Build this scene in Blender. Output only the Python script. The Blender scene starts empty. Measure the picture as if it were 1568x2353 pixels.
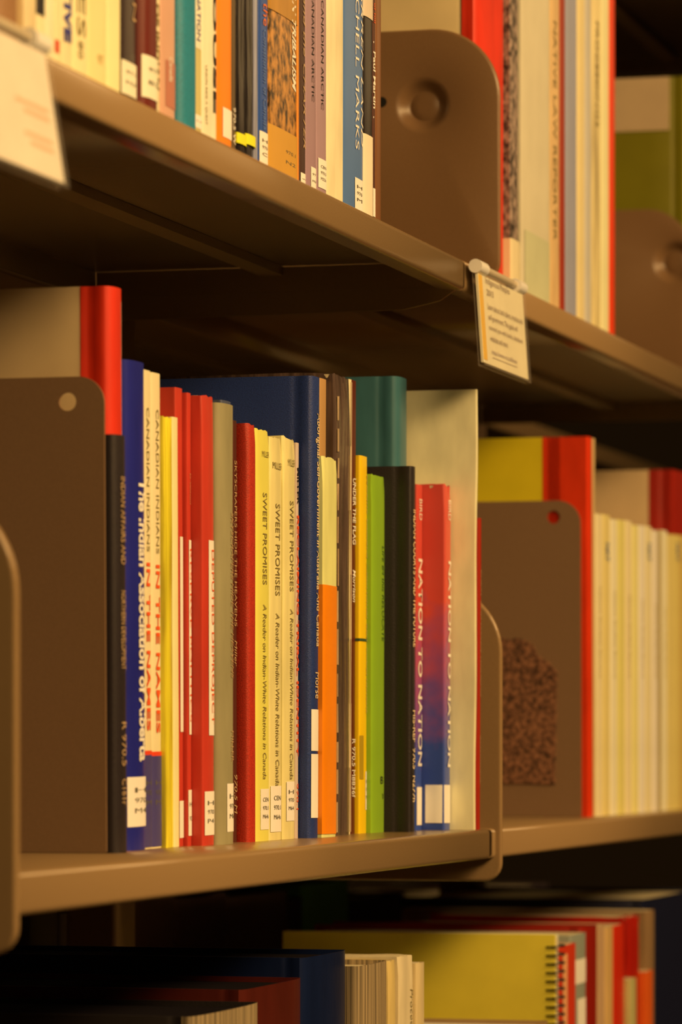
import bpy, bmesh, math, random
from math import pi, sin, cos, atan, radians
from mathutils import Vector, noise, Matrix
random.seed(7)
SC = bpy.context.scene
COL = SC.collection

# ------------------------------------------------------------------ camera
LENS = 142
FPX = LENS/36*2353                     # long lens
VPX, HY = 3320, 1705                   # where the shelf run vanishes; eye level
TH = atan((VPX-784)/FPX); CT, ST = cos(TH), sin(TH)
D0 = .63*CT                            # distance from the lens to the shelf fronts
EYE = 1.45                             # eye height above the floor
cam = bpy.data.cameras.new('camera'); camo = bpy.data.objects.new('camera', cam); COL.objects.link(camo)
camo.location = (0, -D0, EYE); camo.rotation_euler = (pi/2, 0, TH-pi/2)
cam.sensor_fit = 'VERTICAL'; cam.sensor_height = 36; cam.sensor_width = 24; cam.lens = LENS
cam.shift_y = (HY-2353/2)/2353
cam.clip_start = .05
cam.dof.use_dof = True; cam.dof.focus_distance = FPX*.63/2455; cam.dof.aperture_fstop = 11
SC.camera = camo
SC.view_settings.view_transform = 'Standard'; SC.view_settings.look = 'None'
SC.view_settings.gamma = 1; SC.view_settings.exposure = -.3
SC.view_settings.use_curve_mapping = False

# ------------------------------------------------------------------ light
w = bpy.data.worlds.new('world'); SC.world = w; w.use_nodes = True
w.node_tree.nodes['Background'].inputs[0].default_value = (1, .62, .3, 1)
w.node_tree.nodes['Background'].inputs[1].default_value = .002
LIGHT = (1, .615, .24)
def area(name, loc, target, sx, sy, power, color=LIGHT):
    l = bpy.data.lights.new(name, 'AREA'); l.shape = 'RECTANGLE'; l.size = sx; l.size_y = sy
    l.energy = power; l.color = color
    o = bpy.data.objects.new(name, l); COL.objects.link(o); o.location = loc
    o.rotation_euler = (Vector(target)-Vector(loc)).to_track_quat('-Z', 'Y').to_euler()
    return o
area('aisle_ceiling_light', (1.9, -1.9, EYE+1.3), (2.6, 0, EYE), 3.2, .5, 125)
area('aisle_end_ceiling_light', (6.2, -1.7, EYE+1.25), (3.0, 0, EYE), 2.0, .5, 3.5)
area('entrance_ceiling_light', (-.8, -1.1, EYE+1.25), (2.4, 0.1, EYE+.1), .9, .9, 10)
area('far_aisle_ceiling_light', (2.8, 2.6, EYE+1.3), (2.5, .5, EYE), 2.8, .4, 9)

# ------------------------------------------------------------------ picture helpers: a pixel and a depth plane give a point
def X(px, Y):
    u = (px-784)/FPX; return (Y+D0)*(CT+u*ST)/(ST-u*CT)
def S(px, Y):
    u = (px-784)/FPX; return FPX*(ST-u*CT)/(Y+D0)
def PX(px, py, Xw):
    """where the sight line through a pixel meets the plane across the shelf at Xw -> (Y, Z)"""
    u = (px-784)/FPX; q = Xw/(CT+u*ST); return q*(ST-u*CT)-D0, EYE+(HY-py)/FPX*q
def Z(py, px, Y): return EYE+(HY-py)/S(px, Y)
ZTOP, ZMID = EYE+.310, EYE-.0575
ZLOW = ZMID-.3675
ZHIGH = ZTOP+.3675

# ------------------------------------------------------------------ materials
def lin(c): c /= 255; return c/12.92 if c <= .04045 else ((c+.055)/1.055)**2.4
def pc(r, g, b):
    """colour of a thing as it reads under the warm lamps -> its own colour under white light"""
    return tuple(min(.86, max(.003, lin(v)/k/.92)) for v, k in zip((r, g, b), (1, .68, .30)))
MATS = {}
def mat(col, rough=.42, kind='cloth', metal=0):
    key = (tuple(round(c, 4) for c in col), rough, kind, metal)
    if key in MATS: return MATS[key]
    m = bpy.data.materials.new(kind); m.use_nodes = True; nt = m.node_tree; N = nt.nodes; L = nt.links
    b = N['Principled BSDF']
    b.inputs['Roughness'].default_value = rough; b.inputs['Metallic'].default_value = metal
    b.inputs['Specular IOR Level'].default_value = .02 if kind == 'paper' else .4
    tc = N.new('ShaderNodeTexCoord'); mp = N.new('ShaderNodeMapping'); L.new(tc.outputs['Object'], mp.inputs[0])
    no = N.new('ShaderNodeTexNoise'); L.new(mp.outputs[0], no.inputs['Vector'])
    mx = N.new('ShaderNodeMix'); mx.data_type = 'RGBA'
    a, c2, sc, str_, scale, bdist = .9, 1.07, (1, 1, 1), .25, 60, .0003
    if kind == 'paper': sc, scale, a, c2, str_ = (1, 1, .02), 900, .72, 1.06, .5
    if kind == 'crinkled': sc, scale, a, c2, str_, bdist = (1.5, 1.5, .12), 90, .6, 1.3, .8, .002
    if kind == 'wrinkled': sc, scale, a, c2, str_, bdist = (1, 1, .35), 45, .86, 1.08, .5, .0012
    if kind == 'weave': scale, a, c2, str_, bdist = 1400, .8, 1.25, .6, .0003
    if kind == 'enamel': scale, a, c2, str_, bdist = 900, .96, 1.04, .12, .0001
    if kind == 'print': scale, a, c2, str_ = 30, .96, 1.03, .0
    if kind == 'ribbed': sc, scale, a, c2, str_, bdist = (1, 1, .01), 420, .35, 1.25, .8, .0015
    if kind == 'photo': sc, scale, a, c2, str_ = (1, 1, .8), 190, .1, 1.9, .2
    if kind == 'speckle': scale, a, c2, str_, bdist = 330, .3, 1.75, .9, .0012
    mp.inputs['Scale'].default_value = sc
    no.inputs['Scale'].default_value = scale; no.inputs['Detail'].default_value = 3
    mx.inputs[6].default_value = tuple(min(1, v*a) for v in col)+(1,)
    mx.inputs[7].default_value = tuple(min(.95, v*c2) for v in col)+(1,)
    rp = N.new('ShaderNodeMapRange'); rp.inputs[1].default_value = .36; rp.inputs[2].default_value = .64
    L.new(no.outputs[0], rp.inputs[0]); L.new(rp.outputs[0], mx.inputs[0]); L.new(mx.outputs[2], b.inputs['Base Color'])
    if str_:
        bp = N.new('ShaderNodeBump'); bp.inputs['Strength'].default_value = str_; bp.inputs['Distance'].default_value = bdist
        L.new(no.outputs[0], bp.inputs['Height']); L.new(bp.outputs[0], b.inputs['Normal'])
    MATS[key] = m; return m
def two_zone(c1, c2, zsplit, soft, rough=.35):
    """printed cover running from one ink to another up its height (object space)"""
    m = bpy.data.materials.new('printed_cover'); m.use_nodes = True; nt = m.node_tree; N = nt.nodes; L = nt.links
    b = N['Principled BSDF']; b.inputs['Roughness'].default_value = rough
    tc = N.new('ShaderNodeTexCoord'); sp = N.new('ShaderNodeSeparateXYZ'); L.new(tc.outputs['Object'], sp.inputs[0])
    no = N.new('ShaderNodeTexNoise'); no.inputs['Scale'].default_value = 55; no.inputs['Detail'].default_value = 4
    L.new(tc.outputs['Object'], no.inputs['Vector'])
    ma = N.new('ShaderNodeMath'); ma.operation = 'MULTIPLY_ADD'; ma.inputs[1].default_value = .09
    L.new(no.outputs[0], ma.inputs[0]); L.new(sp.outputs[2], ma.inputs[2])
    r = N.new('ShaderNodeMapRange'); r.inputs[1].default_value = zsplit-soft+.045; r.inputs[2].default_value = zsplit+soft+.045
    L.new(ma.outputs[0], r.inputs[0])
    mx = N.new('ShaderNodeMix'); mx.data_type = 'RGBA'; mx.inputs[6].default_value = c1+(1,); mx.inputs[7].default_value = c2+(1,)
    L.new(r.outputs[0], mx.inputs[0]); L.new(mx.outputs[2], b.inputs['Base Color'])
    return m
def clear_plastic():
    m = bpy.data.materials.new('clear_plastic'); m.use_nodes = True; b = m.node_tree.nodes['Principled BSDF']
    nt = m.node_tree; t = nt.nodes.new('ShaderNodeBsdfTransparent'); t.inputs[0].default_value = (.97, .96, .94, 1)
    b.inputs['Base Color'].default_value = (.8, .75, .7, 1); b.inputs['Roughness'].default_value = .15
    mx = nt.nodes.new('ShaderNodeMixShader'); mx.inputs[0].default_value = .07
    nt.links.new(t.outputs[0], mx.inputs[1]); nt.links.new(b.outputs[0], mx.inputs[2]); nt.links.new(mx.outputs[0], nt.nodes['Material Output'].inputs[0])
    return m
PAPER = mat(pc(205, 165, 95), .8, 'paper')
STICKER = mat(pc(232, 204, 142), .55, 'print')
LINK_ = mat(pc(96, 78, 44), .5, 'print')
INK = mat((.015, .015, .02), .5, 'print')
ENAMEL = mat(pc(142, 98, 46), .27, 'enamel')
BROWN = mat(pc(126, 84, 42), .4, 'enamel')
PLATE = mat(pc(118, 76, 34), .32, 'enamel')
HOLE_SHADE = mat((.004, .004, .004), .8, 'print')

# ------------------------------------------------------------------ object helpers
def link(name, me, m=None, parent=None, smooth=40):
    o = bpy.data.objects.new(name, me); COL.objects.link(o)
    if m: me.materials.append(m)
    if parent: o.parent = parent
    if smooth:
        for p in me.polygons: p.use_smooth = True
        me.set_sharp_from_angle(angle=radians(smooth))
    return o
def bm_obj(name, bm, m=None, parent=None, smooth=40):
    bmesh.ops.recalc_face_normals(bm, faces=bm.faces)
    me = bpy.data.meshes.new(name); bm.to_mesh(me); bm.free()
    return link(name, me, m, parent, smooth)
def thing(name, loc, label, cat, group=None):
    o = bpy.data.objects.new(name, None); o.empty_display_size = .01; COL.objects.link(o); o.location = loc
    return tag(o, label, cat, group)
def tag(o, label, cat, group=None):
    o['label'] = label; o['category'] = cat
    if group: o['group'] = group
    return o
def struct(o): o['kind'] = 'structure'; return o
def box(bm, x0, x1, y0, y1, z0, z1):
    v = [bm.verts.new(p) for p in ((x0,y0,z0),(x1,y0,z0),(x1,y1,z0),(x0,y1,z0),(x0,y0,z1),(x1,y0,z1),(x1,y1,z1),(x0,y1,z1))]
    for f in ((0,1,2,3),(4,5,6,7),(0,1,5,4),(1,2,6,5),(2,3,7,6),(3,0,4,7)): bm.faces.new([v[i] for i in f])
def bevel(o, wd, seg=3):
    b = o.modifiers.new('bevel', 'BEVEL'); b.width = wd; b.segments = seg; b.limit_method = 'ANGLE'; b.angle_limit = radians(40)
    return o
def extrude_profile(bm, pts, zs, closed=True, jit=None, cap=True):
    rings = []
    for z in zs:
        r = []
        for (x, y) in pts:
            dx, dy = jit(x, y, z) if jit else (0, 0)
            r.append(bm.verts.new((x+dx, y+dy, z)))
        rings.append(r)
    n = len(pts)
    for a, b in zip(rings, rings[1:]):
        for i in range(n if closed else n-1):
            j = (i+1) % n; bm.faces.new((a[i], a[j], b[j], b[i]))
    if cap and closed:
        half = n//2
        for r in (rings[0], rings[-1]):          # profile = outer path then inner path backwards: cap as a strip
            for i in range(half-1): bm.faces.new((r[i], r[i+1], r[n-2-i], r[n-1-i]))

# ------------------------------------------------------------------ books
def yfront(x, t, hard):
    u = min(1, max(-1, 2*x/t-1)); b = min(.0045, .17*t) if hard else min(.0012, .06*t)
    return -b*math.sqrt(max(0, 1-abs(u)**2.6))
def profile(t, d, hard, off=0):
    """outer path: back-left, forward along the left board, round the spine, back along the right board"""
    pts = []
    side = [d, d*.6, .03, .012, .0095, .0075, .005, .002] if hard else [d, d*.6, .03, .014, .008, .004, .001]
    def sx(y):
        return .0013*max(0, 1-abs(y-.0075)/.0032) if hard else 0
    for y in side: pts.append((sx(y)-off, y))
    n = 12
    for i in range(n+1):
        x = t*(.5-.5*cos(pi*i/n)); pts.append((x+(off if i == n else -off if i == 0 else 0), yfront(x, t, hard)-off))
    for y in reversed(side): pts.append((t-sx(y)+off, y))
    return pts
def lettering(parent, txt, m, t, hard, z0, z1, xc, hgt, vertical=True, bold=0.0, off=.0004, slant=0, name='lettering'):
    """raised or printed lettering on the spine; runs down the spine, or straight across it"""
    cu = bpy.data.curves.new('t', 'FONT'); cu.body = txt; cu.align_x = 'LEFT'; cu.offset = bold; cu.shear = slant
    cu.resolution_u = 3
    to = bpy.data.objects.new('t', cu); COL.objects.link(to)
    dg = bpy.context.evaluated_depsgraph_get(); dg.update()
    me = bpy.data.meshes.new_from_object(to.evaluated_get(dg)); bpy.data.objects.remove(to); bpy.data.curves.remove(cu)
    xs = [v.co.x for v in me.vertices]; ys = [v.co.y for v in me.vertices]
    if not xs: return
    a, b, c, e = min(xs), max(xs), min(ys), max(ys)
    for v in me.vertices:
        p, q = (v.co.x-a)/(b-a), (v.co.y-c)/(e-c or 1)
        if vertical: x, z = xc+(q-.5)*hgt, z1-p*(z1-z0)
        else: x, z = xc+(p-.5)*hgt, z0+q*(z1-z0)
        v.co = (x, yfront(x, t, hard)-off, z)
    me.name = name
    return link(name, me, m, parent, 0)
def sleeve(parent, name, t, d, hard, z0, z1, m, off=.0002, x0=None, x1=None, left=.0, nz=2):
    """printed band or sticker that follows the spine; left = how far it wraps onto the left board"""
    bm = bmesh.new(); pts = []
    if x0 is None: pts = [p for p in profile(t, d, hard, off) if p[1] <= .035 or p[1] == d][:]
    else:
        if left: pts += [(-off, left), (-off, left*.5), (-off, .001)]
        for i in range(11):
            x = x0+(x1-x0)*i/10; pts.append((x-(off if left and i == 0 else 0), yfront(x, t, hard)-off))
    extrude_profile(bm, pts, [z0+(z1-z0)*i/nz for i in range(nz+1)], closed=False)
    return bm_obj(name, bm, m, parent, 50)
def book(x0, x1, Y, z, h, label, m, hard=False, d=.165, lean=0, texts=(), stickers=(), bands=(), strip=None, group=None,
         name='book', amp=.00018, pages=PAPER, spine=None, cover=.0022, crumple=0):
    t = x1-x0-.0006
    b = thing(name, (x0+.0003, Y, z), label, 'book', group); b.rotation_euler.y = radians(lean)
    bm = bmesh.new(); cv = cover if hard else .0006
    out = profile(t, d, hard)
    inn = [(min(max(x, cv), t-cv), max(y, cv*.6 + yfront(t/2, t, hard)+.0005) if 0 < i < len(out)-1 else y) for i, (x, y) in enumerate(out)]
    sd = random.random()*50
    nz = 26
    def jit(x, y, zz):
        n = noise.noise(Vector((x*60+sd, y*20, zz*14)))*amp
        k = max(0, (zz-h+.012)/.012)*crumple
        n2 = noise.noise(Vector((x*300+sd, y*200, zz*200)))*k
        return (n*.6+n2*.5 + (k*.25 if x < t/2 else -k*.25), n-n2+k*.4) if y < .03 else (0, 0)
    extrude_profile(bm, out+inn[::-1], [h*(i/nz) for i in range(nz+1)], jit=jit)
    co = bm_obj('cover', bm, m, b, 50)
    if crumple:
        for v in co.data.vertices:
            if v.co.z > h-.0001: v.co.z += crumple*noise.noise(Vector((v.co.x*250+sd, v.co.y*30, sd)))*.9
    bm = bmesh.new(); ins = .003 if hard else .0002
    box(bm, cv+.0001, t-cv-.0001, .0025, d-(.004 if hard else .0003), ins, h-ins)
    bm_obj('pages', bm, pages, b, 0)
    if strip:                                                   # cloth quarter binding: spine cloth that runs onto the boards
        wdt, sm = strip; bm = bmesh.new()
        pr = [(-.0003, wdt)]+[p for p in profile(t, wdt, hard, .0003) if p[1] < wdt-.0001]+[(t+.0003, wdt)]
        extrude_profile(bm, pr, [0, h/2, h], closed=False); bm_obj('spine_cloth', bm, sm, b, 50)
    for (z0, z1, bmx) in bands: sleeve(b, 'colour_band', t, d, hard, max(0, z0-z), min(h, z1-z), bmx, .0002+amp*1.1)
    for s in stickers:
        (z0, z1, f0, f1, sm, lines, left) = s
        st = sleeve(b, 'call_number_label', t, d, hard, z0-z, z1-z, sm, .0003, f0*t, f1*t, left, 3)
        n = len(lines)
        for i, ln in enumerate(lines):
            zc = (z1-z)-(z1-z0)*(.16+.62*(i+.5)/max(n, 1)*(1 if n > 1 else 1))
            hh = (z1-z0)*.10
            lettering(st, ln, LINK_, t, hard, zc-hh/2, zc+hh/2, (f0+(f1-f0)*.53)*t, (f1-f0)*t*.62, False, 0.0, .0005)
    for tx in texts:
        txt, z0, z1, xf, hf, tm = tx[:6]; kw = tx[6] if len(tx) > 6 else {}
        lettering(b, txt, tm, t, hard, z0-z, z1-z, xf*t, hf*t, **kw)
    return b

def row(z, prev, items, gap=0):
    """books packed from the left; every one gives the picture column of its spine's right edge and its set-back"""
    for it in items:
        px, Y, top, label, m = it[:5]; o = dict(it[5]) if len(it) > 5 else {}
        x0 = max(prev, o.pop('minx', 0)); x1 = X(px, Y)
        if x1-x0 < .004: x1 = x0+.004
        h = Z(top, px, Y)-z if top > -1000 else -top/10000-1   # a top out of the picture: height given instead
        if 'h' in o: h = o.pop('h')
        zz = lambda py: Z(py, px, Y)
        o['texts'] = [(t[0], zz(t[2]), zz(t[1])) + tuple(t[3:]) for t in o.get('texts', ())]
        o['stickers'] = [(zz(s[1]), zz(s[0]), s[2], s[3], s[4] if len(s) > 4 and s[4] else STICKER, s[5] if len(s) > 5 else (), s[6] if len(s) > 6 else 0)
                         for s in o.get('stickers', ())]
        o['bands'] = [(zz(b_[1]), zz(b_[0]), b_[2]) for b_ in o.get('bands', ())]
        book(x0, x1, Y, z, h, label, m, **o)
        prev = x1
    return prev

# ------------------------------------------------------------------ shelving
floor_bm = bmesh.new(); box(floor_bm, -4, 9, -4, 5, -.05, 0); struct(bm_obj('floor', floor_bm, mat((.022, .014, .01), .9, 'weave'), None, 0))
def wall(name, *b):
    bm = bmesh.new(); box(bm, *b); struct(bm_obj(name, bm, mat((.05, .035, .02), .8, 'enamel'), None, 0))
wall('wall_back', -4, 9, 5, 5.1, 0, 3.2); wall('wall_right', 9, 9.1, -4, 5, 0, 3.2)
def shelf(x0, x1, z, label, y0=0, y1=.25, group=None):
    """steel shelf: folded sheet with a deep rounded front lip returned underneath, a rear lip and a stiffening rib"""
    s = thing('steel_shelf', ((x0+x1)/2, y0, z), label, 'shelf', group); L2 = (x1-x0)/2
    bm = bmesh.new(); r = .003; hgt = .0195; th = .0012
    path = [(y1, -.018), (y1, 0)]+[(y0+r-r*sin(a), -r+r*cos(a)) for a in [pi/2*i/5 for i in range(6)]]
    path += [(y0+r-r*cos(a), -hgt+r-r*sin(a)) for a in [pi/2*i/5 for i in range(6)]]+[(y0+.014, -hgt), (y0+.014, -hgt+.004)]
    rings = []
    for x in (-L2, 0, L2): rings.append([bm.verts.new((x, y-y0, zz)) for y, zz in path])
    for a, b in zip(rings, rings[1:]):
        for i in range(len(path)-1): bm.faces.new((a[i], a[i+1], b[i+1], b[i]))
    o = bm_obj('shelf_board', bm, ENAMEL, s, 50)
    so = o.modifiers.new('sheet', 'SOLIDIFY'); so.thickness = th; so.offset = -1
    for sx in (-1, 1):
        bm = bmesh.new(); box(bm, sx*L2-(.001 if sx > 0 else 0), sx*L2+(.001 if sx < 0 else 0), .003, y1-y0-.002, -.0175, -.0013)
        bm_obj('end_fold', bm, ENAMEL, s, 0)
    bm = bmesh.new(); box(bm, -L2+.002, L2-.002, .12, .135, -.007, -.0013); bm_obj('stiffening_rib', bm, ENAMEL, s, 0)
    return s
SEAMT, SEAMM = X(1067, 0), X(1128, 0)
LEFT, RIGHT = X(-220, 0), X(1720, 0)
shelf(LEFT, SEAMT-.002, ZTOP, 'upper brown steel shelf, near unit, carrying the paperbacks at upper left')
shelf(SEAMT+.004, RIGHT, ZTOP, 'upper brown steel shelf, far unit, from the hanging sign to the right edge')
ML = X(20, 0)
shelf(ML+.004, SEAMM-.003, ZMID, 'middle brown steel shelf, near unit, under the row with the green and orange spines')
shelf(SEAMM+.006, RIGHT, ZMID, 'middle brown steel shelf, far unit, under the row of cream journals')
shelf(LEFT, RIGHT, ZLOW, 'lowest brown steel shelf below the picture, under the yellow spiral notebook')
shelf(LEFT-.2, RIGHT+.3, ZHIGH, 'topmost brown steel shelf above the picture')  # unseen shelf, added to block ceiling light from the interior
for zz_, nm in ((ZTOP+.022, 'upper'), (ZMID-.02, 'middle'), (ZLOW, 'lowest')):
    o = shelf(LEFT, RIGHT+1.6, zz_, nm+' steel shelf on the far side of the range, seen through the gap', .305, .555)
shelf(LEFT, RIGHT+1.6, ZHIGH, 'topmost steel shelf on the far side of the range', .305, .555)

def post(x, y, label):
    bm = bmesh.new(); box(bm, x-.022, x+.022, y-.018, y+.018, 0, 2.3)
    o = bevel(bm_obj('upright_post', bm, BROWN, None, 0), .003); tag(o, label, 'shelf post', 'upright posts inside the range')
    return o
post(SEAMM+.02, .278, 'brown steel upright post between the two sides of the range')
post(ML-.03, .278, 'brown steel upright post between the two sides of the range')
post(RIGHT+.05, .278, 'brown steel upright post between the two sides of the range')

def side_plate(x, z, yf, label, name, hole, top=.148, bottom=-.035, depth=.235, rf=.05, dimple=False, cy=.06, cz=.1, thick=.004, m=None,
               rb=.012, bolt=0, hole_r=.0045, cat='bookend', base=False):
    """steel plate standing across the shelf: rounded front top corner, stamped dimple or punched hole"""
    b = thing(name, (x, yf, z), label, cat)
    pts = []                                                    # outline (y, z), counter-clockwise from back bottom
    def arc(cyy, czz, r, a0, a1, n=14): return [(cyy+r*cos(a0+(a1-a0)*i/n), czz+r*sin(a0+(a1-a0)*i/n)) for i in range(n+1)]
    pts += [(depth, bottom)] + [(depth, bottom+(top-bottom)*i/6) for i in range(1, 6)] + [(depth, top)]
    pts += [(depth-(depth-rf)*i/6, top) for i in range(1, 6)]
    pts += arc(rf, top-rf, rf, pi/2, pi)
    pts += [(0, top-rf-(top-rf-bottom-rb)*i/6) for i in range(1, 6)]
    pts += arc(rb, bottom+rb, rb, pi, 3*pi/2, 6)
    pts += [(rb+(depth-rb)*i/6, bottom) for i in range(1, 6)]
    dense = []
    for i, p in enumerate(pts):                                 # even out the fan of points about the dimple
        q = pts[(i+1) % len(pts)]; a0 = math.atan2(p[1]-cz, p[0]-cy); a1 = math.atan2(q[1]-cz, q[0]-cy)
        k = max(1, int(abs((a1-a0+pi) % (2*pi)-pi)/radians(5)))
        dense += [(p[0]+(q[0]-p[0])*j/k, p[1]+(q[1]-p[1])*j/k) for j in range(k)]
    pts = dense; bm = bmesh.new(); n = len(pts)
    def ring(r, dx): return [bm.verts.new((dx, cy+r*cos(math.atan2(p[1]-cz, p[0]-cy)), cz+r*sin(math.atan2(p[1]-cz, p[0]-cy)))) for p in pts]
    rings = [[bm.verts.new((0, p[0], p[1])) for p in pts]]
    if dimple:
        for k, dx in ((.0200, 0), (.0185, .0004), (.0172, .0016), (.0150, .0042), (.0125, .0062), (.0105, .0070), (.0088, .0068), (.0078, .0062), (.004, .0060)):
            rings.append(ring(k, dx))
    else: rings += [ring(hole_r*1.5, 0), ring(hole_r, 0)]
    for a, c in zip(rings, rings[1:]):
        for i in range(n): j = (i+1) % n; bm.faces.new((a[i], a[j], c[j], c[i]))
    if dimple: bm.faces.new(rings[-1])
    bmesh.ops.remove_doubles(bm, verts=bm.verts, dist=1e-5)
    if not dimple: bmesh.ops.dissolve_limit(bm, angle_limit=.01, verts=bm.verts, edges=bm.edges)
    o = bm_obj('plate', bm, m or PLATE, b, 30 if dimple else 0)
    so = o.modifiers.new('sheet', 'SOLIDIFY'); so.thickness = thick; so.offset = 0
    if thick > .002: bevel(o, min(thick*.45, .0022), 3)
    for (hy, hz, hr) in ([hole] if hole else []):
        bm = bmesh.new(); bmesh.ops.create_circle(bm, cap_ends=True, segments=24, radius=hr)
        h = bm_obj('hole_shade_disc', bm, HOLE_SHADE, b, 0); h.rotation_euler.y = -pi/2; h.location = (-thick/2-.0002, hy, hz)  # flush black disc: the hole's dark is painted on, nothing is cut
    if base:
        bm = bmesh.new(); box(bm, 0, .09, .01, depth-.02, bottom+.0004, bottom+.0014); bm_obj('base_tongue', bm, m or PLATE, b, 0)
    return b
BRX = X(1143, -.001)+.002
# end brackets of the middle shelf and the big dimpled plate on the upper one
side_plate(BRX, ZMID, -.004, 'brown rounded end bracket at the right end of the near middle shelf', 'shelf_end_bracket', None, top=.162, cat='bracket', m=ENAMEL, thick=.005, rf=.045)
side_plate(X(42, -.012), ZMID, -.012, 'blurred brown rounded end bracket at the left edge of the middle shelf', 'shelf_end_bracket', None, top=.172, bottom=-.035, cat='bracket', m=ENAMEL, thick=.006, rf=.05)
XP = X(1151, .004)
side_plate(XP, ZTOP, .004, 'large brown plate with round stamped dimple beside the paperbacks on the upper shelf', 'dimpled_bookend',
           (PX(880, 236, XP)[0]-.004, PX(880, 236, XP)[1]-ZTOP, .0035), top=PX(1000, 67, XP)[1]-ZTOP, bottom=.0003, dimple=True, cy=PX(974, 242, XP)[0]-.004, cz=PX(974, 242, XP)[1]-ZTOP, rf=.048, thick=.005)
XR = X(1592, .01)
side_plate(XR, ZTOP, .01, 'second brown dimpled plate at the right edge of the upper shelf', 'dimpled_bookend', None,
           top=PX(1500, 481, XR)[1]-ZTOP, bottom=.0003, dimple=True, cy=PX(1552, 602, XR)[0]-.01, cz=PX(1552, 602, XR)[1]-ZTOP, rf=.04, thick=.005, depth=.235)
# bracket under the upper seam
def under_bracket():
    bm = bmesh.new(); P = [(.006, -.0195), (.016, -.026), (.04, -.031), (.24, -.033), (.24, -.002), (.006, -.002)]
    a = [bm.verts.new((-.0008, y, z)) for y, z in P]; c = [bm.verts.new((.0008, y, z)) for y, z in P]
    bm.faces.new(a); bm.faces.new(c)
    for i in range(6): j = (i+1) % 6; bm.faces.new((a[i], a[j], c[j], c[i]))
    o = bm_obj('shelf_bracket', bm, ENAMEL, None, 0); o.location = (SEAMT+.001, 0, ZTOP)
    tag(o, 'thin steel bracket under the gap between the two upper shelves, beside the sign', 'bracket')
under_bracket()

# bookends on the middle shelf
BX = X(247, .058)
be1 = side_plate(BX-.001, ZMID, .058, 'plain brown steel bookend at the left of the middle shelf, before the red-backed volume', 'bookend', None,
           top=PX(190, 867, BX)[1]-ZMID, bottom=.0003, rf=.014, rb=.001, cy=PX(163, 925, BX)[0]-.058, cz=PX(163, 925, BX)[1]-ZMID, hole_r=.0047, thick=.0014, depth=.15, m=BROWN)
be1.rotation_euler.y = radians(-.9)
BX2 = X(1338, .03)
be2 = side_plate(BX2-.001, ZMID, .03, 'brown steel bookend with a rough dark patch, left of the cream journals', 'bookend', None,
           top=PX(1280, 1151, BX2)[1]-ZMID, bottom=.0003, rf=.018, rb=.001, cy=PX(1276, 1189, BX2)[0]-.03, cz=PX(1276, 1189, BX2)[1]-ZMID, hole_r=.005, thick=.0014, depth=.17, m=BROWN)
be2.rotation_euler.y = radians(-.9)
bm = bmesh.new()
P = [(1278, 1802), (1284, 1545), (1262, 1520), (1240, 1508), (1228, 1480), (1195, 1466), (1170, 1470), (1140, 1462), (1132, 1800), (1200, 1799)]
P = [(PX(a, c, BX2)[0]-.03, PX(a, c, BX2)[1]-ZMID) for a, c in P]
bmf = bm.faces.new([bm.verts.new((-.0010, y, z)) for y, z in P])
r = bmesh.ops.extrude_face_region(bm, geom=[bmf]); [setattr(v.co, 'x', -.0022) for v in r['geom'] if isinstance(v, bmesh.types.BMVert)]
o = bm_obj('worn_patch', bm, mat(pc(112, 64, 30), .9, 'speckle'), be2, 0); o['label'] = 'rough dark speckled patch of old glue'

# ------------------------------------------------------------------ colours of the spines (as seen under the lamps)
CREAM = pc(230, 188, 108); PALE = pc(226, 186, 92); YEL = pc(226, 190, 62); RED = pc(190, 50, 24); DRED = pc(160, 30, 8)
OCHRE = pc(220, 176, 30); ORANGE = pc(250, 114, 6); GREEN = pc(136, 152, 24); NAVY = pc(30, 42, 66); BLUE = pc(34, 32, 82)
GREY = pc(146, 120, 64); BLK = pc(38, 26, 18); TEAL = pc(30, 110, 90); MAR = pc(84, 24, 8); WHT = mat(pc(235, 205, 150), .5, 'print')
GOLD2 = mat(pc(226, 176, 100), .35, 'print'); GOLD = mat(pc(186, 134, 70), .35, 'print'); RINK = mat(pc(226, 74, 18), .5, 'print'); DINK = mat(pc(128, 98, 40), .5, 'print')
NINK = mat(pc(52, 46, 78), .5, 'print'); OINK = mat(pc(214, 96, 26), .5, 'print')
ST3 = ('CEN', '970.1', 'M64s')
G1 = 'books in the middle row, near unit'

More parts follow.
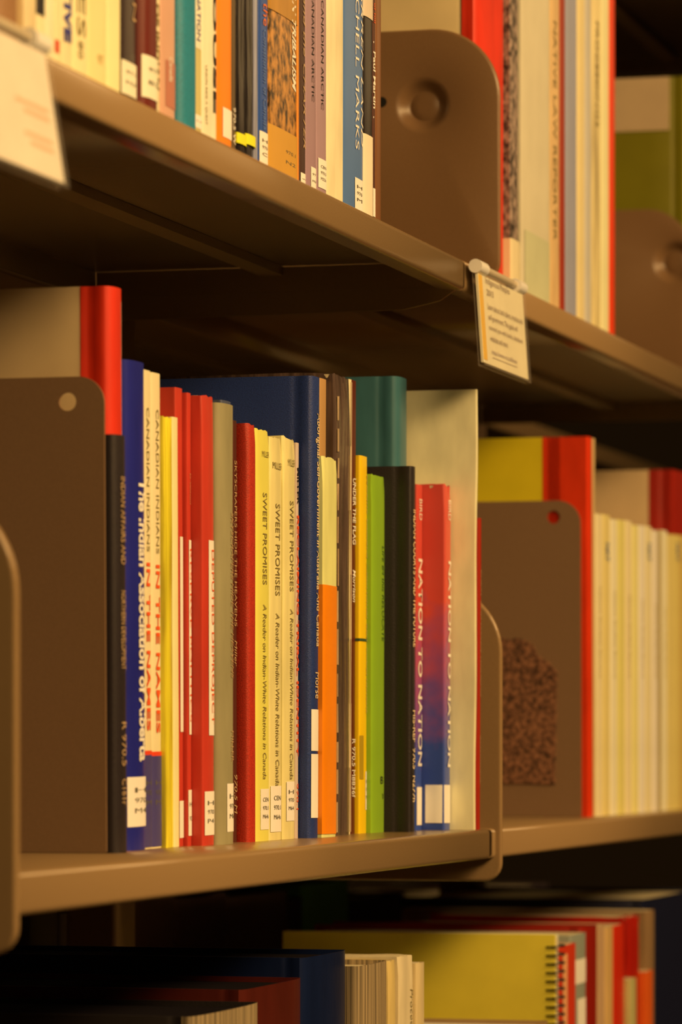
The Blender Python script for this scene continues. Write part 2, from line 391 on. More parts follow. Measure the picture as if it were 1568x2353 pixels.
# ---- middle shelf, near unit
QB = (.0125, mat(pc(206, 36, 6), .5, 'wrinkled'))
row(ZMID, BX+.001, [
 (285, .056, 1005, 'short black hardcover against the left bookend on the middle shelf', mat(BLK, .4, 'weave'),
  dict(hard=True, lean=-.9, texts=[('INDIAN AFFAIRS AND', 1100, 1300, .55, .4, GOLD), ('NORTHERN DEVELOPMENT', 1360, 1540, .55, .4, GOLD), ('R 970.5', 1660, 1760, .55, .4, GOLD), ('C161r', 1790, 1850, .55, .4, GOLD)])),
 (276, .066, 670, 'tallest cream volume with a red cloth spine behind the left bookend', mat(pc(206, 156, 84), .5, 'print'),
  dict(hard=True, strip=QB, d=.18, lean=-.9, stickers=[(700, 1900, .8, .99, None, ())])),
 (327, .065, 840, 'navy blue book with white title down its spine, left of two cream booklets', mat(BLUE, .3, 'wrinkled'),
  dict(hard=True, lean=-.62, texts=[('The Indian Association of Alberta', 1105, 1750, .66, .42, WHT, dict(bold=.03))], stickers=[(1785, 1898, .05, .98, None, ('H', '970', 'M4'))])),
 (348, .065, 855, 'left of two cream booklets with red lettering and blue foot', mat(CREAM, .4, 'print'),
  dict(lean=-.62, texts=[('CANADIAN INDIANS', 940, 1270, .55, .3, DINK), ('IN THE NAMES', 1295, 1680, .55, .42, RINK, dict(bold=.02))],
       bands=[(1725, 1735, mat(pc(226, 60, 20), .4, 'print')), (1735, 1946, mat(pc(72, 56, 76), .4, 'print'))], stickers=[(1770, 1880, .03, .97, None, ('H', '970', 'M'))])),
 (370, .065, 862, 'right of two cream booklets with red lettering and blue foot', mat(CREAM, .4, 'print'),
  dict(lean=-.62, texts=[('CANADIAN INDIANS', 945, 1275, .55, .3, DINK), ('IN THE NAMES', 1300, 1685, .55, .42, RINK, dict(bold=.02))],
       bands=[(1727, 1737, mat(pc(226, 60, 20), .4, 'print')), (1737, 1944, mat(pc(72, 56, 76), .4, 'print'))], stickers=[(1770, 1878, .03, .97, None, ('H', '970', 'M'))])),
 (398, .0625, 962, 'ochre yellow book in crinkled plastic in front of the red set', mat(OCHRE, .22, 'crinkled'), dict(lean=-.8, crumple=.001, amp=.0008, cover=.002)),
 (412, .0625, 962, 'narrow pale yellow book between the ochre one and the red set', mat(pc(240, 200, 104), .4, 'print'), dict(lean=-.8)),
 (421, .0645, 895, 'leftmost red book of the set, mostly hidden behind the ochre one', mat(RED, .35, 'wrinkled'),
  dict(lean=-.5, d=.18, stickers=[(1235, 1682, .45, .95, None, ()), (1840, 1925, .3, .97, None, ())])),
 (440, .0620, 905, 'thin red book with a white vertical title strip, left of the wide red one', mat(RED, .35, 'wrinkled'),
  dict(lean=-.4, d=.18, stickers=[(1242, 1688, .25, .95, None, ()), (1815, 1920, .05, .97, None, ('H', '970'))], texts=[('RESERVE POLITICS', 1262, 1660, .6, .3, RINK, dict(off=.0006)), ('D-Wilson', 1090, 1160, .6, .2, GOLD)])),
 (491, .056, 915, 'wide red book with white title strip along its right edge', mat(RED, .35, 'wrinkled'),
  dict(lean=-.3, crumple=.0012, stickers=[(1244, 1690, .42, .97, None, ()), (1818, 1918, .1, .97, None, ('H', '970', 'P4'))], texts=[('DEPUTED DEPROJECT', 1265, 1665, .74, .3, RINK, dict(off=.0006))])),
 (528, .056, 935, 'grey-green hardcover with rounded call label, beside the red set', mat(GREY, .45, 'wrinkled'),
  dict(hard=True, lean=-.2, texts=[('SKYSCRAPERS HIDE THE HEAVENS', 1180, 1560, .72, .22, GOLD, dict(slant=.2)), ('MILLER', 1680, 1750, .72, .2, GOLD)], stickers=[(1800, 1910, .35, .98, None, ('H', '970', 'M6'))])),
 (530, .0615, 925, 'slate blue book barely rising behind the grey-green hardcover', mat(pc(70, 66, 62), .4, 'weave'), dict(lean=-.1)),
 (544, .0612, 968, 'thin dark brown book with pale lettering between grey and red hardcovers', mat(pc(74, 34, 16), .35, 'print'),
  dict(lean=-.1, texts=[('SKYSCRAPERS HIDE THE HEAVENS', 1060, 1440, .6, .5, GOLD), ('Miller', 1472, 1532, .6, .5, GOLD, dict(slant=.2)), ('970.5 M', 1780, 1870, .6, .6, GOLD, dict(slant=.2))])),
 (582, .056, 978, 'plain red cloth hardcover with worn edge, before the yellow paperbacks', mat(pc(166, 34, 10), .5, 'weave'), dict(hard=True, crumple=.0012)),
 (617, .055, 993, 'bright yellow paperback, leftmost of the three alike titles', mat(YEL, .32, 'print'),
  dict(lean=.2, crumple=.001, texts=[('MILLER', 1040, 1053, .62, .55, DINK, dict(vertical=False)), ('SWEET PROMISES', 1135, 1345, .55, .3, DINK), ('A Reader on Indian-White Relations in Canada', 1390, 1790, .55, .26, DINK, dict(slant=.2))],
       stickers=[(1812, 1905, .25, .97, None, ('CEN', '970.1', 'M64s'))])),
 (645, .055, 1010, 'paler yellow paperback, middle of the three alike titles', mat(PALE, .3, 'wrinkled'),
  dict(lean=.25, crumple=.001, texts=[('MILLER', 1066, 1081, .55, .8, DINK, dict(vertical=False)), ('SWEET PROMISES', 1160, 1370, .55, .36, DINK), ('A Reader on Indian-White Relations in Canada', 1410, 1805, .55, .3, DINK, dict(slant=.2))],
       stickers=[(1805, 1910, .05, .97, None, ('CEN', '970.1', 'M64s'))])),
 (676, .0542, 1012, 'pale yellow paperback in torn plastic, rightmost of the three alike titles', mat(PALE, .25, 'wrinkled'),
  dict(lean=.25, crumple=.0022, texts=[('MILLER', 1058, 1074, .6, .6, DINK, dict(vertical=False)), ('SWEET PROMISES', 1153, 1360, .6, .3, DINK), ('A Reader on Indian-White Relations in Canada', 1400, 1790, .6, .26, DINK, dict(slant=.2))],
       stickers=[(1795, 1885, .2, .9, None, ('H', '970', 'M64'))])),
 (685, .0535, 1018, 'thin greyish book with orange title squeezed before the tall navy volume', mat(pc(202, 158, 106), .4, 'print'),
  dict(lean=.4, texts=[('MILLER', 1075, 1160, .5, .6, INK, dict(bold=.03)), ('RECLAIMING TRIBAL IDENTITY', 1185, 1740, .5, .7, RINK, dict(bold=.03)), ('970.1', 1800, 1860, .5, .6, RINK)])),
 (724, .0485, 868, 'tall navy cloth volume standing higher than the yellow paperbacks', mat(NAVY, .45, 'weave'),
  dict(hard=True, d=.19, lean=.8, texts=[('Aboriginal Self-Government In Australia And Canada', 951, 1486, .6, .6, GOLD2, dict(bold=.01)), ('Morse', 1545, 1605, .6, .5, GOLD2)], stickers=[(1630, 1725, .1, .95, None, ()), (1732, 1878, .1, .95, None, ())],)),
 (771, .0445, 1055, 'pale green book with bright orange lower half beside the tall navy volume', mat(pc(214, 186, 88), .35, 'wrinkled'),
  dict(lean=.7, crumple=.0025, bands=[(1347, 1914, mat(ORANGE, .35, 'print'))])),
 (746, .0555, 872, 'tall tan card-covered book seen as a sliver above the orange and pale green one', mat(pc(176, 118, 52), .5, 'print'), dict(lean=.6)),
 (801, .051, 870, 'dark brown book in a torn clear jacket, right of the orange one', mat(pc(80, 54, 32), .22, 'crinkled'), dict(lean=.6, crumple=.002, amp=.0009, d=.18)),
 (805, .0515, 872, 'thin cream pamphlet pressed between the torn dark jacket and the maroon spine', mat(CREAM, .5, 'print'), dict(lean=.6, d=.18)),
 (815, .0525, 875, 'narrow maroon book with white title UNDER THE FLAG', mat(MAR, .4, 'print'),
  dict(lean=.6, texts=[('UNDER THE FLAG', 1100, 1252, .55, .55, WHT, dict(bold=.015)), ('Morrison', 1310, 1384, .55, .5, WHT, dict(bold=.01, slant=.2)), ('R 970.5 M8836f', 1698, 1832, .55, .6, WHT)])),
 (841, .0500, 1050, 'golden yellow booklet between the maroon and green spines', mat(pc(238, 168, 8), .35, 'print'),
  dict(lean=.5, texts=[('Moving toward Aboriginal Self-government', 1092, 1640, .85, .26, GOLD, dict(bold=.02))], bands=[(1468, 1474, mat(pc(60, 70, 30), .4, 'print'))],
       stickers=[(1690, 1790, .02, .4, mat(pc(166, 122, 16), .4, 'print'), ()), (1772, 1860, .68, .97, None, ('H', '970', 'M'))])),
 (882, .0470, 1097, 'bright green plastic-covered book with faint handwritten title', mat(GREEN, .25, 'print'),
  dict(lean=.45, crumple=.0012, texts=[('LIFE B4 this RELOCATE', 1255, 1475, .8, .22, mat(pc(80, 96, 20), .5, 'print'), dict(slant=.2)), ('B', 1783, 1800, .7, .2, INK, dict(vertical=False)), ('V', 1822, 1836, .8, .15, INK, dict(vertical=False))])),
 (949, .0310, 1073, 'black cloth hardcover titled INDIAN COURTS AND THE FUTURE beside the green book', mat(pc(34, 23, 15), .42, 'weave'),
  dict(hard=True, lean=.5, texts=[('INDIAN COURTS AND THE FUTURE', 1172, 1487, .58, .6, GOLD2, dict(bold=.012)), ('HIS-REF  970.5  N277h', 1632, 1842, .56, .6, GOLD2, dict(bold=.012))])),
 (926, .0455, 873, 'tall teal hardcover rising behind the green and black books', mat(pc(58, 88, 68), .35, 'wrinkled'), dict(hard=True, d=.18, lean=.2)),
 (968, .0370, 1115, 'red and blue paperback with white title, left of a matching pair', two_zone(pc(54, 66, 100), pc(200, 62, 36), .095, .05),
  dict(lean=.6, texts=[('BIRD', 1148, 1196, .5, .5, WHT), ('NATION TO NATION', 1285, 1760, .5, .72, WHT, dict(bold=.02))], stickers=[(1808, 1895, .05, .95, None, ())])),
 (1033, .0222, 1117, 'red and blue paperback with figure on its cover, right of a matching pair', two_zone(pc(54, 66, 100), pc(200, 62, 36), .105, .05),
  dict(lean=.8, crumple=.002, texts=[('BIRD', 1150, 1196, .6, .45, WHT), ('NATION TO NATION', 1290, 1762, .65, .5, WHT, dict(bold=.02))], stickers=[(1803, 1890, .1, .95, None, (), .012)])),
 (1089, .0055, 892, 'very tall cream volume at the right end of the near middle row', mat(pc(236, 194, 114), .42, 'wrinkled'), dict(d=.2, lean=1.2, amp=.0008)),
 (1103, .0040, 1190, 'thin red booklet between the tall cream volume and the end bracket', mat(DRED, .35, 'print'),
  dict(lean=1.2, texts=[('RURAL AND NATIVE HOUSING', 1310, 1600, .6, .35, GOLD), ('Statement', 1690, 1800, .6, .35, GOLD)])),
])

for o in [o for o in COL.objects if o.get('label', '').startswith('dark brown book in a torn')]:
    tj = max(v.co.x for v in [c for c in o.children if c.name.startswith('cover')][0].data.vertices)
    for xf, wv, y_, cc in ((.12, .0011, -.0009, pc(206, 154, 86)), (.93, .0012, -.0007, pc(210, 162, 94))):
        bm = bmesh.new(); z = .002
        while z < .268:
            ln = random.uniform(.012, .024) if xf < .5 else .04
            a = xf*tj+random.uniform(-.0006, .0006); b2 = xf*tj+random.uniform(-.0006, .0006)
            box(bm, -wv/2, wv/2, y_-.0008, y_, 0, .001)
            vs = list(bm.verts)[-8:]
            for v in vs:
                top_ = v.co.z > .0005; v.co.z = z+(ln if top_ else 0); v.co.x = v.co.x*random.uniform(.6, 1.5)+(b2 if top_ else a); v.co.y += yfront(xf*tj, tj, False)
            z += ln+(random.uniform(.003, .006) if xf < .5 else 0)
        bm_obj('torn_plastic_edge', bm, mat(cc, .3, 'wrinkled'), o, 0)

# ---- middle shelf, far unit
x = row(ZMID, BX2+.0006, [
 (1362, .0260, 1008, 'red edged book with wide yellow cover rising behind the patched bookend', mat(pc(214, 168, 16), .4, 'print'),
  dict(d=.17, lean=-1.0, strip=(.034, mat(pc(214, 46, 8), .35, 'wrinkled')))),
 (1369, .0265, 1010, 'slim tan book with dark top, between the red edge and the cream journals', mat(pc(202, 148, 74), .45, 'print'), dict(lean=-.8)),
])
jr = [1384, 1402, 1418, 1436, 1452, 1467, 1482, 1497, 1512, 1520, 1533, 1548, 1562, 1576, 1590]
jc = [CREAM, pc(222, 178, 84), pc(236, 196, 120), pc(222, 184, 80), CREAM, pc(228, 190, 90), pc(238, 200, 130), pc(226, 186, 106), pc(232, 192, 128), pc(168, 130, 60), pc(238, 200, 120), pc(220, 176, 80), pc(216, 172, 74), pc(200, 150, 60), pc(226, 180, 90)]
BI = mat(pc(96, 96, 88), .5, 'print')
ords = ['first', 'second', 'third', 'fourth', 'fifth', 'sixth', 'seventh', 'eighth', 'ninth', 'tenth', 'eleventh', 'twelfth', 'thirteenth', 'fourteenth', 'fifteenth']
items = []
for i, (p, c) in enumerate(zip(jr, jc)):
    extra = ' with a blue mark near its top' if i in (1, 7, 12) else ''
    if i == 9: lab = 'narrow olive journal, the only dark spine in the cream journal row'
    else: lab = 'blurred cream journal, %s after the slim tan book%s' % (ords[i], extra)
    o = dict(group='cream journals on the middle shelf', name='journal', d=.16)
    o['h'] = .2345+.0012*math.sin(i*2.1)
    if extra: o['texts'] = [('NAT', 1250, 1292, .5, .5, BI, dict(bold=.03))]
    elif i % 2 == 0: o['texts'] = [('Native Studies Review', 1350+i*5, 1560, .5, .25, mat(pc(190, 150, 70), .5, 'print'))]
    items.append((p, .027, 1190, lab, mat(c, .42, 'print'), o))
x = row(ZMID, x, items)
row(ZMID, x, [
 (1690, .045, 1090, 'tall cream volume with red cloth spine beyond the journals at the right edge', mat(pc(196, 146, 80), .5, 'print'), dict(hard=True, h=.296, d=.2, strip=(.02, mat(pc(150, 20, 4), .5, 'wrinkled'))))])

# ---- upper shelf, near unit (tops above the picture)
H = lambda v: dict(h=v)
def T(px, lab, m, h=.235, Y=.02, **k): k['h'] = h; return (px, Y, 0, lab, m, k)
BAND = mat(pc(222, 196, 22), .4, 'print')
WL = mat(pc(226, 192, 124), .5, 'print')
row(ZTOP, X(-60, .02), [
 T(-20, 'brown hardcover at the far left of the upper shelf above the white sign', mat(pc(122, 76, 34), .5, 'weave'), hard=True),
 T(30, 'blurred brown book above the white sign on the upper shelf', mat(pc(140, 88, 40), .5, 'weave'), hard=True),
 T(52, 'blurred tan book right of the brown one above the white sign', mat(pc(172, 124, 60), .5, 'print')),
 T(82, 'pale book left of the one with a black patch at upper left', mat(pc(214, 170, 96), .45, 'wrinkled')),
 T(101, 'cream book with a black patch on its upper spine at upper left', mat(CREAM, .4, 'print'), bands=[(-300, 40, INK)]),
 T(122, 'plain white-cream paperback left of the one with a red mark', mat(pc(236, 196, 118), .4, 'wrinkled')),
 T(138, 'thin cream book with a small red mark near its foot', mat(CREAM, .4, 'print'), stickers=[(97, 126, .1, .7, mat(pc(200, 60, 24), .5, 'print'), ())]),
 T(163, 'cream book with a dark blue title block beside the one reading STUDIES', mat(CREAM, .4, 'wrinkled'), texts=[('NATIVE', -120, 104, .55, .75, NINK, dict(bold=.05))]),
 T(199, 'cream book with large thin grey capitals down its spine', mat(pc(232, 190, 106), .4, 'print'), texts=[('STUDIES', -330, 95, .5, .55, DINK), ('80', 105, 145, .45, .3, DINK)]),
 T(243, 'thick plain cream book right of the large grey capitals', mat(pc(230, 186, 98), .4, 'print'), texts=[('97', 135, 158, .6, .3, mat(pc(190, 150, 70), .5, 'print'), dict(vertical=False))]),
 T(275, 'pale yellow book left of the near-black one on the upper shelf', mat(pc(234, 194, 106), .4, 'print')),
 T(312, 'near-black book with a pale call label and scratched plastic', mat(pc(46, 26, 16), .25, 'wrinkled'), texts=[('CAN', -80, 55, .75, .22, GOLD)], stickers=[(154, 230, .02, .98, WL, ('971', 'M3'))]),
 T(352, 'dark maroon book with a tall pale label, right of the near-black one', mat(pc(96, 18, 6), .35, 'print'), hard=True, stickers=[(144, 240, .05, .97, WL, ('971', 'B2'))]),
 T(366, 'narrow cream book with dark specks between maroon and salmon spines', mat(pc(226, 186, 108), .4, 'wrinkled'), texts=[('POLITICS OF INDIAN', -160, 210, .5, .6, DINK, dict(bold=.03))]),
 T(401, 'salmon and tan book with small pale lettering left of the teal one', mat(pc(200, 134, 82), .4, 'print'), texts=[('Canada', 140, 196, .6, .25, WHT)], stickers=[(150, 256, .25, .97, mat(pc(176, 96, 56), .4, 'print'), ())]),
 T(441, 'teal hardcover with plain spine on the upper shelf', mat(pc(26, 104, 90), .4, 'weave'), hard=True),
 T(462, 'olive and cream book with a grey oval panel right of the teal one', mat(pc(196, 160, 76), .4, 'print'), stickers=[(-200, 118, .15, .85, WL, ()), (270, 300, .1, .95, None, ('H',))], texts=[('SELF-DETERMINATION', -180, 100, .5, .4, NINK, dict(off=.0006))]),
 T(496, 'cream book with bold dark capitals left of the orange one', mat(pc(236, 198, 122), .35, 'wrinkled'), texts=[('HOUSE', -90, 265, .8, .26, INK, dict(bold=.03)), ('UNION RIDE A QUEST', 165, 300, .2, .14, DINK)]),
 T(531, 'bright orange book with a rounded blank label at its foot', mat(pc(250, 112, 6), .35, 'print'), stickers=[(258, 325, .3, .98, None, ())]),
 T(541, 'very thin green-edged dark book right of the orange one', mat(pc(88, 60, 26), .35, 'print'), texts=[('970.5 W', 250, 335, .5, .6, WHT)]),
 T(561, 'black book with yellow band, left of two', mat(pc(26, 16, 10), .2, 'crinkled'), amp=.0009, bands=[(314, 338, BAND)]),
 T(582, 'black book with yellow band, right of two', mat(pc(24, 15, 10), .2, 'crinkled'), amp=.0009, bands=[(317, 341, BAND)]),
 T(592, 'thin pale blue plastic-covered book beside the black pair', mat(pc(140, 124, 106), .2, 'crinkled')),
 T(614, 'deep blue book with orange lettering and a pale call label', mat(pc(32, 62, 94), .3, 'print'), stickers=[(310, 385, .05, .95, None, ('H', '970', 'C'))], texts=[('on the', -40, 66, .6, .5, OINK), ('Constitution of Canada', 75, 305, .55, .35, mat(pc(90, 100, 110), .5, 'print'))]),
 T(682, 'thick amber book with dark photographic cover and title down its edge', mat(pc(140, 84, 24), .25, 'photo'), hard=False, texts=[('AMERICAN TRIBALISM', -140, 216, .84, .15, WHT, dict(slant=.3, bold=.02))], stickers=[(340, 415, .42, .98, None, ('970.1', 'N2'))], bands=[(318, 460, mat(pc(196, 128, 34), .35, 'print')), (-300, 60, mat(pc(176, 110, 26), .3, 'wrinkled'))]),
 T(687, 'very thin orange book edge right of the photographic cover', mat(pc(226, 120, 26), .4, 'print'), amp=0),
 T(701, 'dark brown book with slanted cream title ending in CHARTER', mat(pc(66, 36, 22), .35, 'print'), texts=[('Justices and the CHARTER', -160, 345, .6, .55, GOLD, dict(slant=.3)), ], stickers=[(402, 430, .1, .95, None, ('HN',))]),
 T(725, 'mauve book about the Arctic, left of two alike', mat(pc(150, 104, 84), .35, 'print'), texts=[('INUIT EXILE IN THE CANADIAN ARCTIC', -260, 240, .55, .22, INK), ], stickers=[(390, 440, .35, .95, None, ('97', 'M3'))]),
 T(749, 'mauve book about the Arctic, right of two alike, with a printed call label', mat(pc(156, 110, 88), .35, 'print'), texts=[('INUIT EXILE IN THE CANADIAN ARCTIC', -240, 260, .45, .22, INK), ], stickers=[(373, 440, .1, .95, None, ('CEN', '970.5', 'M323t'))]),
 T(788, 'plain cream book between the mauve pair and the blue one', mat(pc(228, 188, 112), .35, 'wrinkled')),
 T(833, 'light blue book titled with widely spaced white capitals on the upper shelf', mat(pc(76, 96, 106), .3, 'print'), texts=[('MITCHELL MARKS', -80, 353, .62, .19, WHT), ('BARREN LAND', -60, 340, .9, .16, WHT, dict(slant=.2))], stickers=[(418, 490, .5, .97, None, ('H', '970', 'M'))]),
 T(855, 'black book with white labels at top and foot beside the blue one', mat(pc(28, 17, 12), .25, 'wrinkled'), bands=[(-300, 50, mat(pc(206, 164, 106), .5, 'print')), (318, 520, mat(pc(226, 184, 118), .5, 'print'))]),
 T(862, 'very thin dark red book with an author name in white', mat(pc(72, 26, 10), .35, 'print'), texts=[('.  Paul Martin  .', 98, 275, .5, .8, WHT, dict(bold=.02)), ('The Quality of hill', -100, 55, .5, .7, RINK)], stickers=[(435, 500, .1, .95, None, ())]),
 T(875, 'plain brown book nearest the dimpled plate on the upper shelf', mat(pc(116, 62, 22), .3, 'print')),
])
# ---- upper shelf, far unit
x = row(ZTOP, XP+.0105, [
 T(1152, 'tall cream volume with red cloth spine behind the dimpled plate', mat(pc(214, 166, 88), .5, 'print'), h=.30, Y=.026, hard=True, d=.19, strip=(.0075, mat(pc(206, 36, 6), .5, 'wrinkled'))),
 T(1190, 'book with a speckled brown photographic spine above a cream foot', mat(pc(120, 88, 56), .4, 'photo'), h=.28, Y=.02, bands=[(557, 720, mat(pc(222, 180, 104), .4, 'print'))]),
 T(1263, 'thick pale grey book with a grey-green label at its foot', mat(pc(204, 170, 106), .45, 'print'), h=.29, Y=.018, stickers=[(560, 730, .1, .98, mat(pc(188, 164, 96), .5, 'print'), ())]),
 T(1285, 'narrow tan book with mottled spine beside the thick pale grey one', mat(pc(208, 152, 78), .4, 'wrinkled'), h=.285, Y=.018, texts=[('NATIVE LAW REPORTER', 60, 560, .4, .3, DINK)]),
 T(1298, 'narrow dark red book left of the grey-blue one on the upper shelf', mat(pc(150, 42, 14), .4, 'print'), h=.28, Y=.018),
 T(1325, 'grey-blue book right of the narrow dark red one', mat(pc(150, 132, 110), .4, 'print'), h=.285, Y=.018),
 T(1343, 'cream book right of the grey-blue one on the upper shelf', mat(pc(224, 180, 96), .4, 'print'), h=.285, Y=.018),
 T(1358, 'pale grey book between two cream ones near the red edge', mat(pc(190, 162, 112), .4, 'print'), h=.285, Y=.018),
 T(1380, 'cream book with brown specks in plastic near the red edge', mat(pc(218, 172, 90), .3, 'crinkled'), h=.285, Y=.018, texts=[('PROCEEDINGS', 60, 300, .5, .3, DINK)]),
 T(1399, 'pale yellow book immediately left of the bright red one', mat(pc(236, 196, 108), .4, 'print'), h=.285, Y=.018),
 T(1412, 'bright red book ending the row on the upper shelf', mat(pc(220, 50, 8), .4, 'print'), h=.285, Y=.018),
])
row(ZTOP, XR+.011, [(1660, .02, 180, 'green volume with a broad cream band behind the far dimpled plate', mat(pc(112, 92, 6), .4, 'print'),
   dict(hard=True, h=PX(1500, 178, XR+.011)[1]-ZTOP, d=.235, bands=[]))])
for o in list(COL.objects):
    if o.get('label', '').startswith('green volume'):
        gb = o
tt = .06
bm = bmesh.new(); zb_ = PX(1500, 300, XR+.011)[1]-ZTOP; zt_ = PX(1500, 178, XR+.011)[1]-ZTOP; box(bm, -.0008, 0, .012, .235, zb_, zt_); b_ = bm_obj('cover_band', bm, mat(pc(186, 140, 78), .5, 'print'), gb, 0)

# ---- lowest row: only the upper parts of the books show
def Lw(px, top, lab, m, Y=.03, **k): return (px, Y, top, lab, m, k)
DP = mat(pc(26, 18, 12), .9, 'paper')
TAN = mat(pc(150, 112, 58), .7, 'ribbed')
row(ZLOW, X(430, .02), [
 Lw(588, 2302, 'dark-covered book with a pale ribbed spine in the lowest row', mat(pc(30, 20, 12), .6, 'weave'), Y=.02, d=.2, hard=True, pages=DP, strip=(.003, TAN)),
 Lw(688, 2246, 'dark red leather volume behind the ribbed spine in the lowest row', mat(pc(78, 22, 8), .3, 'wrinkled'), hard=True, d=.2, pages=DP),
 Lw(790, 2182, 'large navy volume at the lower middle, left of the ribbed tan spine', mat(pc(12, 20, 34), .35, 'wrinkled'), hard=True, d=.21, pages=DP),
 Lw(884, 2206, 'old book with a ribbed grey-tan cloth spine beside the navy volume', TAN, hard=True, Y=.024),
 Lw(908, 2206, 'worn amber-edged paperback beside the ribbed tan spine', mat(pc(206, 158, 72), .5, 'wrinkled'), Y=.022, crumple=.002),
 Lw(948, 2194, 'tall pale paperback titled Proceedings in the lowest row', mat(pc(214, 172, 100), .45, 'wrinkled'), Y=.020, crumple=.0015, texts=[('Proceedings', 2270, 2420, .8, .3, DINK, dict(slant=.2))]),
 Lw(974, 2210, 'cream paperback ending the left group of the lowest row', mat(pc(210, 164, 88), .45, 'wrinkled'), Y=.018),
 Lw(1256, 2345, 'short thick book with pale page edges in front of the yellow notebook', mat(pc(150, 104, 48), .5, 'print'), Y=-.0, hard=True, minx=X(1160, .0), d=.2, pages=mat(pc(232, 200, 130), .7, 'paper')),
])
# yellow spiral-bound notebook
NX, NY = X(1284, .012), .012
NH = Z(2146, 1284, NY)-ZLOW
nb = thing('spiral_notebook', (NX-.011, NY, ZLOW), 'large yellow spiral-bound notebook standing in the lowest row', 'notebook')
ym = mat(pc(240, 184, 40), .4, 'print')
for nm, a, c, m_, hh in (('front_cover', 0, .0012, ym, NH), ('pages', .0016, .009, PAPER, NH-.002), ('back_cover', .0094, .0104, mat(pc(222, 190, 120), .4, 'print'), NH)):
    bm = bmesh.new(); box(bm, a, c, 0, .205, 0, hh); bevel(bm_obj(nm, bm, m_, nb, 0), .0003, 2)
for k in range(46):
    zc = NH-.010-k*.0062
    bm = bmesh.new(); R_ = .0072; r_ = .0007; prev = None; first = None
    for i in range(17):
        a = 2*pi*i/16; cx, cy_, cz_ = .005+R_*cos(a)*.95, .0015+R_*sin(a), zc+(a/(2*pi))*.0024
        rad = Vector((cos(a), sin(a), 0))
        ring = [bm.verts.new(Vector((cx, cy_, cz_))+rad*r_*cos(b)+Vector((0, 0, r_*sin(b)))) for b in (0, pi/3, 2*pi/3, pi, 4*pi/3, 5*pi/3)]
        if prev:
            for j in range(6): bm.faces.new((prev[j], prev[(j+1) % 6], ring[(j+1) % 6], ring[j]))
        prev = ring
    bm_obj('wire_coil', bm, mat((.01, .009, .008), .35, 'enamel'), nb, 60)
row(ZLOW, NX+.004, [
 Lw(1323, 2166, 'thin red booklet with a cream stripe just right of the wire coil', mat(pc(200, 48, 14), .4, 'print'), Y=.02, stickers=[(2185, 2600, .45, .62, mat(pc(222, 140, 70), .5, 'print'), ())]),
 Lw(1346, 2142, 'grey-green book with white page tops right of the red booklet', mat(pc(142, 128, 84), .4, 'print'), Y=.025, d=.2, stickers=[(2200, 2255, .1, .95, None, ()), (2290, 2400, .4, .95, None, ())]),
 Lw(1367, 2124, 'dark red hardcover right of the grey-green book in the lowest row', mat(pc(140, 20, 4), .4, 'print'), hard=True, Y=.03, d=.21),
 Lw(1390, 2124, 'tan book, left of two beside the dark red hardcover', mat(pc(196, 138, 74), .4, 'wrinkled'), Y=.03),
 Lw(1408, 2128, 'golden tan book, right of two beside the dark red hardcover', mat(pc(206, 146, 66), .4, 'wrinkled'), Y=.03),
 Lw(1434, 2122, 'red book with a bright upper corner in the lowest row', mat(pc(198, 34, 6), .4, 'print'), Y=.03),
 Lw(1462, 2246, 'short pale green book in front of the crimson one', mat(pc(184, 150, 70), .4, 'wrinkled'), Y=.026, d=.1),
])
XL = X(1434, .03)+.001
xq = X(1462, .026)+.001
row(ZLOW, xq, [
 Lw(1468, 2102, 'crimson book with torn top edge, taller than the pale green one', mat(pc(170, 20, 4), .4, 'wrinkled'), Y=.033, crumple=.003),
 Lw(1500, 2228, 'orange book at lower right in front of the brown volume', mat(pc(214, 78, 14), .4, 'print'), Y=.028),
 Lw(1503, 2090, 'brown volume with pale top edge rising behind the orange book', mat(pc(142, 96, 46), .4, 'print'), Y=.034, d=.21),
 Lw(1600, 2042, 'large dark navy volume at the lower right edge', mat(pc(18, 18, 26), .4, 'weave'), Y=.045, hard=True, d=.21),
])

# ---- the other side of the range, glimpsed through the gaps
bk = [(60, 2080, pc(40, 26, 20)), (130, 2085, pc(60, 40, 30)), (165, 2095, pc(84, 56, 36)), (205, 2085, pc(70, 50, 34)), (235, 2082, pc(40, 30, 24)), (268, 2100, pc(60, 44, 30)),
      (400, 2060, pc(96, 62, 34)), (520, 2052, pc(90, 56, 32)), (660, 2045, pc(100, 66, 34)), (690, 2060, pc(60, 40, 28)), (800, 2020, pc(110, 150, 50)), (930, 2050, pc(60, 46, 36)), (1190, 2040, pc(100, 60, 40)), (1260, 2030, pc(60, 40, 30))]
bk = [(X(a[0], .33), X(b_[0], .33)-X(a[0], .33)-.001, Z(b_[1], b_[0], .33)-ZLOW, b_[2]) for a, b_ in zip(bk, bk[1:])]
for i, (x0, t, h, c) in enumerate(bk):
    b = book(x0, x0+t, .33, ZLOW, h, 'dim book on the far side of the range, low behind the lowest row', mat(c, .6, 'print'), hard=True, d=.17, group='dim books on the far side of the range')

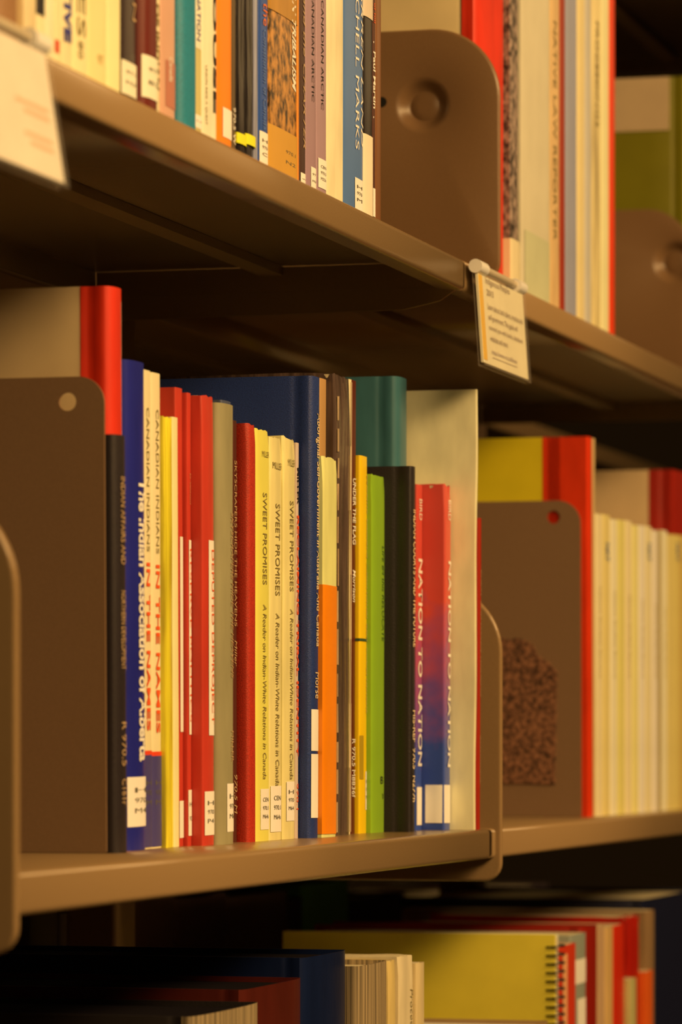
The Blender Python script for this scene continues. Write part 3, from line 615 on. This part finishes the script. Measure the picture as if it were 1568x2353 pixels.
# ------------------------------------------------------------------ hanging shelf signs
def sign(x0, wd, hgt, z, Y, tilt, label, lines, paper_c, strip_c, ink, rules=False):
    s = thing('shelf_sign', (x0, Y, z), label, 'sign'); s.rotation_euler.x = radians(tilt)
    # clip: round bar along the lip, with a hook at each end
    for a, c in ((0, .022), (wd-.020, wd)):
        bm = bmesh.new(); r_ = bmesh.ops.create_cone(bm, cap_ends=True, segments=20, radius1=.0045, radius2=.0045, depth=c-a, matrix=Matrix.Translation(((a+c)/2, -.001, -.0015)) @ Matrix.Rotation(pi/2, 4, 'Y'))
        bm_obj('clip_knuckle', bm, mat(pc(238, 206, 160), .2, 'print'), s, 40)
    bm = bmesh.new()
    bmesh.ops.create_cone(bm, cap_ends=True, segments=16, radius1=.0026, radius2=.0026, depth=wd-.002, matrix=Matrix.Translation((wd/2, -.0005, -.001)) @ Matrix.Rotation(pi/2, 4, 'Y'))
    bm_obj('hinge_rod', bm, mat(pc(190, 150, 90), .25, 'print'), s, 40)
    bm = bmesh.new(); box(bm, .0015, wd-.0015, -.0018, -.0002, -hgt, -.006); paper = bm_obj('paper_card', bm, paper_c, s, 0)
    bm = bmesh.new(); box(bm, 0, wd, -.0034, -.0028, -hgt-.002, -.004); box(bm, 0, wd, .0010, .0016, -hgt-.002, -.004); box(bm, 0, wd, -.0034, .0016, -hgt-.0026, -hgt-.0016)
    bevel(bm_obj('clear_sleeve', bm, CLEAR, s, 0), .0002, 2)
    if strip_c:
        bm = bmesh.new(); box(bm, .003, .0125, -.0021, -.0018, -hgt+.002, -.0065); bm_obj('orange_strip', bm, strip_c, paper, 0)
    for (txt, xa, xb, za, zb, m_) in lines:
        lt = lettering(paper, txt, m_, 1, False, -hgt*zb, -hgt*za, (xa+xb)/2*wd, (xb-xa)*wd, vertical=False, off=0)
        for v in lt.data.vertices: v.co.y = -.0023
    if rules:
        for k, (za, ln) in enumerate(((.52, .7), (.58, .55), (.74, .6), (.8, .5))):
            bm = bmesh.new(); box(bm, wd*(.9-ln*.6), wd*.9, -.0020, -.0018, -hgt*za-.001, -hgt*za+.001); bm_obj('faint_printed_line', bm, ink, paper, 0)
    return s
CLEAR = clear_plastic()
SI = mat(pc(120, 84, 56), .6, 'print')
zs = EYE+(HY-607)/S(1088, -.005)
wds = X(1198, -.006)-X(1092, -.006)
sign(X(1089, -.006), wds, .0635, zs, -.006, -4, 'small printed card in a clear sleeve hanging from the far upper shelf', [
    ('Indigenous Peoples', .16, .68, .10, .185, SI), ('2013', .17, .31, .22, .285, SI),
    ('Learn about land claims, treaties and', .17, .93, .365, .435, SI), ('self-government. This guide will', .17, .80, .475, .55, SI),
    ('connect you with books, databases', .17, .90, .585, .65, SI), ('websites and more.', .18, .56, .69, .75, SI),
    ('https://www.vcc.ca/library', .20, .74, .835, .895, mat(pc(120, 84, 70), .6, 'print')), ('____________________', .20, .74, .915, .92, SI)],
    mat(pc(238, 194, 122), .45, 'print'), mat(pc(240, 160, 30), .4, 'print'), SI)
zs2 = EYE+(HY-105)/S(98, -.008)
wd2 = .10
sign(X(93, -.010)-wd2, wd2, .0640, zs2, -.010, -9, 'bright white blurred card hanging from the upper shelf at the left edge', [],
    mat((.9, .9, .9), .45, 'print'), None, mat((.85, .6, .5), .6, 'print'), rules=True)
